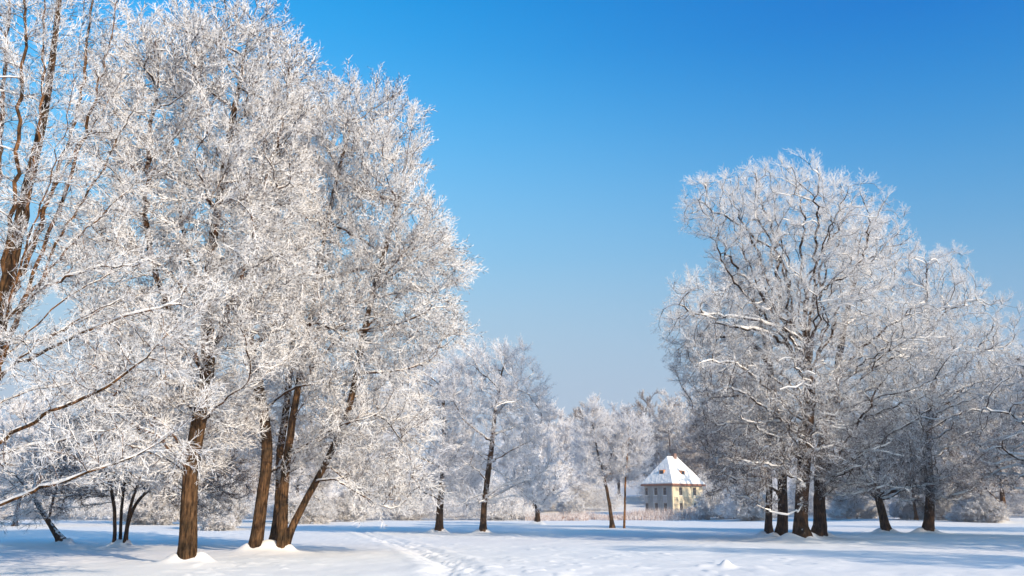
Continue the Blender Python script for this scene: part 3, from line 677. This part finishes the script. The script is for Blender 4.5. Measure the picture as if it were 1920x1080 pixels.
# ------------------------------------------------------------ background trees
def simple(name, base, h, wd, seed, frost, label, group=None, cat='tree', R0=0.3, nA=1500, per=3.6, slen=1.3, trunk=0.25, branch=M_branch, ells=None, kind='far', minz=None, up=0.12, updir=0.45):
    rng = np.random.default_rng(seed); lean = rng.normal(0, .03, 2)*h
    st = [(0, 0, -0.05), (lean[0]*.4, lean[1]*.4, h*.35), (lean[0], lean[1], h*.8)]
    if ells is None:
        ells = [((0, 0, h*.66), (wd*.42, wd*.42, h*.36)), ((wd*.2, 0, h*.5), (wd*.33, wd*.35, h*.26)), ((-wd*.2, wd*.1, h*.5), (wd*.33, wd*.35, h*.28)), ((rng.normal()*.1*wd, -.1*wd, h*.36), (wd*.45, wd*.4, h*.2))]
    return grow(name, base, [(st, R0)], [], ells, seed, R0, nA=nA, D=h*0.03, dk=h*0.055, di=h*0.4, rtip=0.013, per=per, slen=slen, bark=M_barkd, branch=branch, frost=frost,
                kind=kind, label=label, cat=cat, group=group, minz=h*.12 if minz is None else minz, up=up, updir=updir, mound=False, limbsnow=False, wig=.3)
def place(px, d): x = at(px, 900, d)[0]; return (x, d, H(x, d)-0.1)
T1 = simple('frosted_tree', place(1060, 175), 17, 13, 51, M_pale, 'pale frosted tree in the gap between the middle pair and the slim trees')
T2 = simple('frosted_tree', place(1262, 205), 24, 16, 52, M_frost, 'tall grey frosted tree standing directly behind the house roof')
T3 = simple('frosted_tree', place(1325, 185), 19, 14, 53, M_frost2, 'dark frosted tree to the right behind the house')
# shrubs
S1 = simple('shrub', place(1372, 128), 5.5, 9, 61, M_frost, 'big dark frosted shrub right of the house', cat='shrub', nA=1500, per=3.0, slen=0.9, R0=0.12,
            ells=[((0, 0, 2.4), (4.2, 3, 2.4)), ((-3.2, 0, 1.5), (2.2, 2, 1.3)), ((2.9, 0, 2.2), (2.2, 2, 2.6)), ((-1.2, 0.5, 3.6), (1.6, 1.6, 2.0)), ((5.0, 0, 1.0), (1.8, 1.6, 1.1))], minz=0.2, up=.1)
B = [(copy_thing, T1, 700, 150, 1.0, .9, 'pale frosted tree rising behind the drooping limbs left of the middle pair'),
     (copy_thing, T1, 1000, 160, 2.1, .95, 'frosted tree right behind the right side of the middle pair'),
     (copy_thing, T3, 1222, 215, 1.2, 1.3, 'grey frosted tree whose crown shows left of the house roof'),
     (copy_thing, T2, 1385, 200, 2.5, .95, 'tall grey frosted tree behind the left edge of the right cluster'),
     (copy_thing, T1, 850, 170, 4.0, .9, 'frosted tree filling the gap between the middle pair'),
     (copy_thing, T1, 1035, 188, 5.2, 1.3, 'pale frosted tree rising above the right shoulder of the round crowned tree'),
     (copy_thing, T1, 1160, 222, .9, 1.35, 'pale frosted tree filling the sky gap between the two slim trees'),
     (copy_thing, T2, 1300, 226, 3.9, 1.15, 'tall frosted tree behind the right end of the house roof'),
     (copy_thing, T2, 1345, 190, 5.0, 1.0, 'tall frosted tree above the dark shrub right of the house'),
     (copy_thing, T3, 1105, 200, 3.3, 1.2, 'grey frosted tree behind the forked slim tree'),
     (copy_thing, T1, 560, 110, .6, .75, 'frosted tree in the background directly right of the leaning trunks'),
     (copy_thing, T3, 420, 95, 1.9, .8, 'frosted tree in the background between straight trunk and leaning trunks'),
     (copy_thing, T2, 270, 100, 4.4, .62, 'frosted tree in the background behind the small four stemmed tree'),
     (copy_thing, T1, 40, 90, 3.0, .8, 'frosted tree in the background behind the low leaning trunk'),
     (copy_thing, T2, 1610, 130, 5.1, .8, 'grey frosted tree in the background right behind the cluster'),
     (copy_thing, T3, 1790, 105, .9, .8, 'frosted tree in the background right of the tall single oak'),
     (copy_thing, T2, 1920, 120, 1.9, .85, 'tall frosted tree in the background at the right edge'),
     (copy_thing, T1, 1710, 95, 5.7, .6, 'small frosted tree in the background between the two oaks right of the cluster')]
for _, src, px, d, rz, s, lab in B: copy_thing(src, place(px, d), rz, s, lab)
for px, d, rz, s, lab in [(1405, 112, 1.1, .75, 'dark frosted shrub between the house shrub and the right cluster'),
                          (1293, 141, 2.0, .32, 'small frosted shrub against the sunny wall of the house'),
                          (650, 118, 3.0, .75, 'pale frosted shrub at the far end of the footpath'),
                          (585, 100, 4.0, .6, 'grey frosted shrub just right of the leaning trunks'),
                          (420, 75, 5.0, .7, 'low frosted shrub right of the straight trunk'),
                          (300, 95, 2.6, .75, 'frosted shrub in the distance between the thin stems and the straight trunk'),
                          (940, 135, .4, .7, 'frosted shrub in the distance right of the round crowned tree'),
                          (770, 130, 4.6, .8, 'frosted shrub in the distance left of the short thick trunk'),
                          (1070, 150, 1.7, .7, 'pale frosted shrub behind the reeds left of the forked slim tree'),
                          (1600, 105, 3.6, .65, 'frosted shrub in the distance between the cluster and the crooked trunk'),
                          (1830, 88, 2.2, .5, 'pale frosted shrub left of the sunlit brown trunk'),
                          (1790, 96, .2, .62, 'frosted shrub in the distance right of the tall single oak trunk'),
                          (1700, 100, 4.9, .55, 'frosted shrub in the distance between the two dark oak trunks')]:
    copy_thing(S1, place(px, d), rz, s, lab)

# far wood: one mass along the horizon
def wood():
    rng = np.random.default_rng(77)
    srcs = [[c for c in t.children if c.name.startswith('crown')][0] for t in (T1, T2, T3)]
    sb = [[c for c in t.children if c.name.startswith('branches')][0] for t in (T1, T2, T3)]
    def get(o):
        me = o.data; v = np.zeros(len(me.vertices)*3, np.float32); me.vertices.foreach_get('co', v); v = v.reshape(-1, 3)
        l = np.zeros(len(me.loops), np.int32); me.loops.foreach_get('vertex_index', l)
        k = me.polygons[0].loop_total; return v, l.reshape(-1, k)
    tw = [get(o) for o in srcs]; br = [get(o) for o in sb]
    VA, FA, VB, FB, oa, ob = [], [], [], [], 0, 0
    spots = [(px+rng.normal(0, 12), rng.uniform(225, 330)) for px in np.arange(-260, 2300, 40)]
    for i, (px, d) in enumerate(spots):
        if 1120 < px < 1215 and d < 260: d = 300
        x, y, z = place(px, d); k = i % 3; s = rng.uniform(.85, 1.1)*(1.0 if k else 1.2); a = rng.uniform(0, 6.28)
        Rm = np.array([[cos(a), -sin(a), 0], [sin(a), cos(a), 0], [0, 0, 1]])*s
        v, f = tw[k]; keep = rng.random(len(f)) < .28
        u, inv = np.unique(f[keep], return_inverse=True); vv = v[u]
        VA.append(vv@Rm.T+np.array([x, y, z])); FA.append(inv.reshape(-1, 3)+oa); oa += len(vv)
        v, f = br[k]; VB.append(v@Rm.T+np.array([x, y, z])); FB.append(f+ob); ob += len(v)
    V = np.concatenate(VA); F = np.concatenate(FA)
    V2 = np.concatenate(VB); F2 = np.concatenate(FB)
    o = mesh_obj('distant_wood', np.concatenate([V, V2]), [F, F2+len(V)], M_pale)
    o['kind'] = 'stuff'; o['label'] = 'far-off frosted wood closing the horizon behind the meadow'; o['category'] = 'wood'
wood()

def brush():
    rng = np.random.default_rng(78); c = [c for c in S1.children if c.name.startswith('crown')][0].data
    v = np.zeros(len(c.vertices)*3, np.float32); c.vertices.foreach_get('co', v); v = v.reshape(-1, 3)
    l = np.zeros(len(c.loops), np.int32); c.loops.foreach_get('vertex_index', l); f = l.reshape(-1, 3); VA, FA, off = [], [], 0
    for px in np.arange(-500, 2500, 30):
        if 1135 < px < 1222: continue
        d = rng.uniform(176, 200) if 950 < px < 1400 else rng.uniform(118, 160)
        x, y, z = place(px+rng.normal(0, 8), d); sx = rng.uniform(.8, 1.3); szz = rng.uniform(.6, 1.5); a = rng.uniform(0, 6.28)
        Rm = np.array([[cos(a), -sin(a), 0], [sin(a), cos(a), 0], [0, 0, 1]])@np.diag([sx, sx, szz]); k = rng.random(len(f)) < .09
        u, inv = np.unique(f[k], return_inverse=True); vv = v[u]
        VA.append(vv@Rm.T+np.array([x, y, z])); FA.append(inv.reshape(-1, 3)+off); off += len(vv)
    o = mesh_obj('undergrowth', np.concatenate(VA), np.concatenate(FA), M_frost); o['kind'] = 'stuff'
    o['label'] = 'frosted undergrowth along the far side of the meadow'; o['category'] = 'undergrowth'
brush()

# trees beyond the right edge and behind the camera: they throw the long shade over the meadow
grp = 'trees beyond the right edge of the photo'
lab = 'frosted tree standing beyond the right edge of the photo'
for x, y, rz, s in [(33, 26, 0.5, .95), (42, 27, 2.0, 1.0), (48, 37, 3.1, 1.0), (60, 44, 1.0, 1.0), (31, 8, 1.3, .8), (19, -13, 1.3, .85), (54, 26, 4.2, 1.0), (8, -22, 2.2, .8)]:
    copy_thing(oakR, (x, y, H(x, y)), rz, s, lab, grp)

# ------------------------------------------------------------ reeds by the river
def reeds():
    rng = np.random.default_rng(5); n = 7000
    px = rng.uniform(985, 1330, n); d = 128+rng.random(n)*16
    x = np.array([at(a, 960, b)[0] for a, b in zip(px, d)]); z = base_h(x, d)
    keep = vnoise(x/3, d/3, 1) > -0.3; x, d, z = x[keep], d[keep], z[keep]; n = len(x)
    hgt = rng.uniform(.6, 1.45, n)*(1+1.2*vnoise(x/4, d/4, 2)); a = rng.uniform(0, 3.14, n); w_ = 0.035
    lean = rng.normal(0, .14, (n, 2)); b = np.stack([x, d, z], 1)
    V = np.stack([b+np.stack([np.cos(a)*w_, np.sin(a)*w_, 0*a], 1), b-np.stack([np.cos(a)*w_, np.sin(a)*w_, 0*a], 1),
                  b+np.stack([-np.sin(a)*w_, np.cos(a)*w_, 0*a], 1), b+np.stack([lean[:, 0], lean[:, 1], hgt], 1)], 1).reshape(-1, 3)
    k = np.arange(n)*4
    F = np.concatenate([np.stack([k, k+1, k+3], 1), np.stack([k+1, k+2, k+3], 1), np.stack([k+2, k, k+3], 1)])
    o = mesh_obj('reed_bed', V, F, frost_mat('reed', (0.40, 0.25, 0.19), (0.80, 0.73, 0.70), 0.58, 3))
    o['kind'] = 'stuff'; o['label'] = 'reddish frosted reeds along the river in front of the house'; o['category'] = 'reeds'
reeds()

# ------------------------------------------------------------ the garden house
def box(V, F, lo, hi):
    b = len(V); x0, y0, z0 = lo; x1, y1, z1 = hi
    V += [(x0, y0, z0), (x1, y0, z0), (x1, y1, z0), (x0, y1, z0), (x0, y0, z1), (x1, y0, z1), (x1, y1, z1), (x0, y1, z1)]
    F += [(b, b+3, b+2, b+1), (b+4, b+5, b+6, b+7), (b, b+1, b+5, b+4), (b+1, b+2, b+6, b+5), (b+2, b+3, b+7, b+6), (b+3, b, b+4, b+7)]
def bobj(name, boxes, mat, parent):
    V, F = [], []
    for lo, hi in boxes: box(V, F, lo, hi)
    return mesh_obj(name, V, np.array(F), mat, parent)
def house():
    D0 = 150.0; c = at(1263, 969, D0); W, Ln, Hh = 8.2, 6.3, 5.6; rh = 4.75
    z0 = c[2]-0.2
    root = empty('garden_house', (c[0], c[1], z0), radians(40), 'small cream house with a steep snow covered roof and grey trellised side', 'house')
    mw = plain('cream_plaster', (0.66, 0.54, 0.36), .9, 1.5, .18); mg = plain('shaded_cream_plaster', (0.36, 0.365, 0.37), .9, 1.5, .12)  # side wall: shade on the cream and trellis grey put into its colour
    mt = plain('grey_trellis_wood', (0.30, 0.29, 0.27), .85, 4, .2, (6, 6, 1)); mf = plain('window_frame_paint', (0.30, 0.24, 0.18), .6)
    mgl = plain('window_glass', (0.03, 0.04, 0.055), .12); mr = plain('shingle', (0.22, 0.09, 0.05), .85, 5, .3)
    mo = plain('orange_board', (0.62, 0.24, 0.07), .7, 3, .15); mb = plain('chimney_brick', (0.22, 0.13, 0.10), .9, 6, .3)
    ms = snow_mat('roof_snow', 1.6, .8, 6, .25)
    # walls with real openings (wall 0.3 thick): sunny wall y=0, shady wall x=0
    sun_w = [(1.8, 3.75, .85, 1.35), (5.6, 3.75, .85, 1.35), (1.8, 1.2, .85, 1.3), (5.6, 1.2, .85, 1.3)]
    shd_w = [(1.1, 3.8, .75, 1.3), (3.2, 3.8, .75, 1.3), (5.4, 3.8, .75, 1.3), (1.1, 1.1, .75, 1.4), (3.2, 1.1, .75, 1.4), (5.4, 1.1, .75, 1.4)]
    def wallboxes(L, wins, H_):
        xs = sorted({0, L} | {v for a, b, w_, h in wins for v in (a, a+w_)}); zs = sorted({-1.5, H_} | {v for a, b, w_, h in wins for v in (b, b+h)})
        out = []
        for x0, x1 in zip(xs[:-1], xs[1:]):
            run = None
            for z0_, z1 in zip(zs[:-1], zs[1:]):
                hole = any(a-1e-6 < (x0+x1)/2 < a+w_+1e-6 and b-1e-6 < (z0_+z1)/2 < b+h+1e-6 for a, b, w_, h in wins)
                if hole:
                    if run: out.append((x0, x1, run[0], run[1])); run = None
                else: run = (run[0], z1) if run else (z0_, z1)
            if run: out.append((x0, x1, run[0], run[1]))
        return out
    bobj('wall', [((a, 0, z), (b, .3, z2)) for a, b, z, z2 in wallboxes(W, sun_w, Hh)], mw, root)
    bobj('wall', [((0, .3+a*(Ln-.3)/Ln, z), (.3, .3+b*(Ln-.3)/Ln, z2)) for a, b, z, z2 in wallboxes(Ln, shd_w, Hh)], mg, root)
    bobj('wall', [((.3, Ln-.3, -1.5), (W, Ln, Hh)), ((W-.3, .3, -1.5), (W, Ln-.3, Hh))], mw, root)
    def window(axis, a, b, w_, h):
        def M(lo, hi):
            if axis: return ((lo[1], .3+lo[0]*(Ln-.3)/Ln, lo[2]), (hi[1], .3+hi[0]*(Ln-.3)/Ln, hi[2]))
            return (lo, hi)
        g = [M((a+w_/2-.025, .09, b), (a+w_/2+.025, .14, b+h)), M((a, .09, b+h*.6), (a+w_/2-.025, .13, b+h*.6+.05)), M((a+w_/2+.025, .09, b+h*.6), (a+w_, .13, b+h*.6+.05)),
             M((a, .08, b), (a+.07, .15, b+h)), M((a+w_-.07, .08, b), (a+w_, .15, b+h)), M((a+.07, .08, b), (a+w_-.07, .15, b+.07)), M((a+.07, .08, b+h-.07), (a+w_-.07, .15, b+h))]
        f = bobj('window', g, mf, root)
        bobj('pane', [M((a, .17, b), (a+w_, .19, b+h))], mgl, f)
        bobj('sill', [M((a-.06, -.06, b-.08), (a+w_+.06, -.002, b-.01))], ms, f)
    for wn in sun_w: window(0, *wn)
    for wn in shd_w: window(1, *wn)
    # vertical trellis on both visible walls
    tr = [((-.09, y, .1), (-.03, y+.07, Hh-.1)) for y in np.arange(.15, Ln, .31) if not any(.3+a-.05 < y < .3+a+.8 for a, b, w_, h in shd_w)]
    tr += [((-.13, .1, z), (-.092, Ln-.1, z+.05)) for z in (.8, 2.8, 3.45, 5.25)]
    bobj('trellis', tr, mt, root)
    tr = [((x, -.09, .1), (x+.05, -.03, 3.5)) for x in (.5, .85, 1.2, 2.95, 3.3, 3.65, 4.0, 4.35, 4.7, 5.05, 6.8, 7.15, 7.5)]+[((.4, -.13, z), (1.3, -.092, z+.04)) for z in (1.4, 2.2, 3.0)]+[((2.8, -.13, z), (5.2, -.092, z+.04)) for z in (1.4, 2.2, 3.0)]
    bobj('trellis', tr, mt, root)
    # steep hipped roof, short ridge along x
    o_ = .45; e = [(-o_, -o_, Hh), (W+o_, -o_, Hh), (W+o_, Ln+o_, Hh), (-o_, Ln+o_, Hh)]; r1 = (W/2-1.3, Ln/2, Hh+rh); r2 = (W/2+1.3, Ln/2, Hh+rh)
    V = [*e, r1, r2, *[(a, b, c_-.22) for a, b, c_ in e]]
    Fq = np.array([(0, 1, 5, 4), (2, 3, 4, 5), (0, 6, 7, 1), (1, 7, 8, 2), (2, 8, 9, 3), (3, 9, 6, 0), (6, 9, 8, 7)]); Ft = np.array([(1, 2, 5), (3, 0, 4)])
    rf = mesh_obj('roof', V, [Fq, Ft], mr, root)
    t = .2; k = .10
    e2 = [(a+(k if a < 0 else -k), b+(k if b < 0 else -k), Hh+.1) for a, b, _ in e]; e3 = [(a, b, Hh+.1+t) for a, b, _ in e2]
    V = [*e2, *e3, (r1[0], r1[1], r1[2]+t+.05), (r2[0], r2[1], r2[2]+t+.05)]
    Fq = np.array([(4, 5, 9, 8), (6, 7, 8, 9), (0, 1, 5, 4), (1, 2, 6, 5), (2, 3, 7, 6), (3, 0, 4, 7)]); Ft = np.array([(5, 6, 9), (7, 4, 8)])
    mesh_obj('roof_snow', V, [Fq, Ft], ms, rf)
    ch = bobj('chimney', [((W/2+.2, Ln/2-.35, Hh+rh-.6), (W/2+.9, Ln/2+.3, Hh+rh+.75))], mb, rf)
    # wedge dormers, one per visible slope
    def dormer(p, ax):
        # p: base centre on the slope; opening faces -axis
        hw, hh, dp = .5, .65, 1.6
        if ax == 0: f = lambda u, v, z: (p[0]+u, p[1]+v, p[2]+z)
        else: f = lambda u, v, z: (p[0]+v, p[1]+u, p[2]+z)
        V = [f(-hw, 0, -.15), f(hw, 0, -.15), f(hw, 0, hh), f(-hw, 0, hh), f(-hw, dp, hh+.25), f(hw, dp, hh+.25), f(-hw, dp, -.1), f(hw, dp, -.1)]
        F4 = np.array([(1, 7, 5, 2), (0, 3, 4, 6), (2, 5, 4, 3), (0, 1, 2, 3)])
        dd = mesh_obj('dormer', V, F4, mo, root)
        V = [f(-hw+.12, -.02, .0), f(hw-.12, -.02, .0), f(hw-.12, -.02, hh-.1), f(-hw+.12, -.02, hh-.1)]; V += [tuple(np.array(v)+np.array(f(0, .015, 0))-np.array(f(0, 0, 0))) for v in V]
        mesh_obj('dormer_opening', V, np.array([(0, 1, 2, 3), (4, 7, 6, 5), (0, 4, 5, 1), (1, 5, 6, 2), (2, 6, 7, 3), (3, 7, 4, 0)]), mgl, dd)
    sy = rh/(Ln/2+o_); sx = rh/(W/2-1.3+o_)
    dormer((W/2-.1, .75, Hh+(0.75+o_)*sy+.15), 0); dormer((.7, Ln/2-.3, Hh+(0.7+o_)*sx+.15), 1)
house()

# ------------------------------------------------------------ ground sheet
def ground():
    a1 = np.arange(-37, 37.001, 0.075); a0 = np.linspace(-180, -38, 60); a2 = np.linspace(38, 180, 60)[:-1]
    ang = np.radians(np.concatenate([a0, a1, a2]))
    rr = [0.5, 4, 10, 16]; r = 20.0
    while r < 75: rr.append(r); r *= 1.0042
    while r < 4000: rr.append(r); r *= 1.03
    rr = np.array(rr); nr, na = len(rr), len(ang)
    X = rr[:, None]*np.sin(ang)[None]; Y = rr[:, None]*np.cos(ang)[None]
    Z = full_h(X.ravel(), Y.ravel())
    V = np.stack([X.ravel(), Y.ravel(), Z], 1)
    i, j = np.meshgrid(np.arange(nr-1), np.arange(na), indexing='ij'); j2 = (j+1) % na
    F = np.stack([i*na+j, (i+1)*na+j, (i+1)*na+j2, i*na+j2], 2).reshape(-1, 4)[:, ::-1]
    cap = len(V); V = np.concatenate([V, [[0, 0, 0]]]); jj = np.arange(na); Fc = np.stack([jj, (jj+1) % na, np.full(na, cap)], 1)
    o = mesh_obj('snow_ground', V, [F, Fc], M_ground, None, True); o['kind'] = 'structure'
g = ground_pt(1361, 1068); MOUNDS += [(g[0], g[1], .16, .15), (g[0]+.12, g[1]+.05, .3, .07), (g[0]-.5, g[1]+.1, .5, .05)]
g = ground_pt(1905, 1072); MOUNDS += [(g[0], g[1], .3, .12)]
ground()
def haze():
    V, F = [], []; box(V, F, (-900, -300, -6), (900, 1000, 36))
    m, n, out = new_mat('winter_air'); v = node(n, 'ShaderNodeVolumePrincipled'); v.inputs['Density'].default_value = 0.0007
    v.inputs['Color'].default_value = (0.97, 0.88, 0.95, 1); v.inputs['Anisotropy'].default_value = 0.1
    n.links.new(v.outputs[0], out.inputs['Volume'])
    o = mesh_obj('haze', V, np.array(F), m); o['kind'] = 'stuff'; o['label'] = 'thin cold winter haze over the meadow'; o['category'] = 'haze'
haze()
print('script %.1fs' % (time.time()-T0))
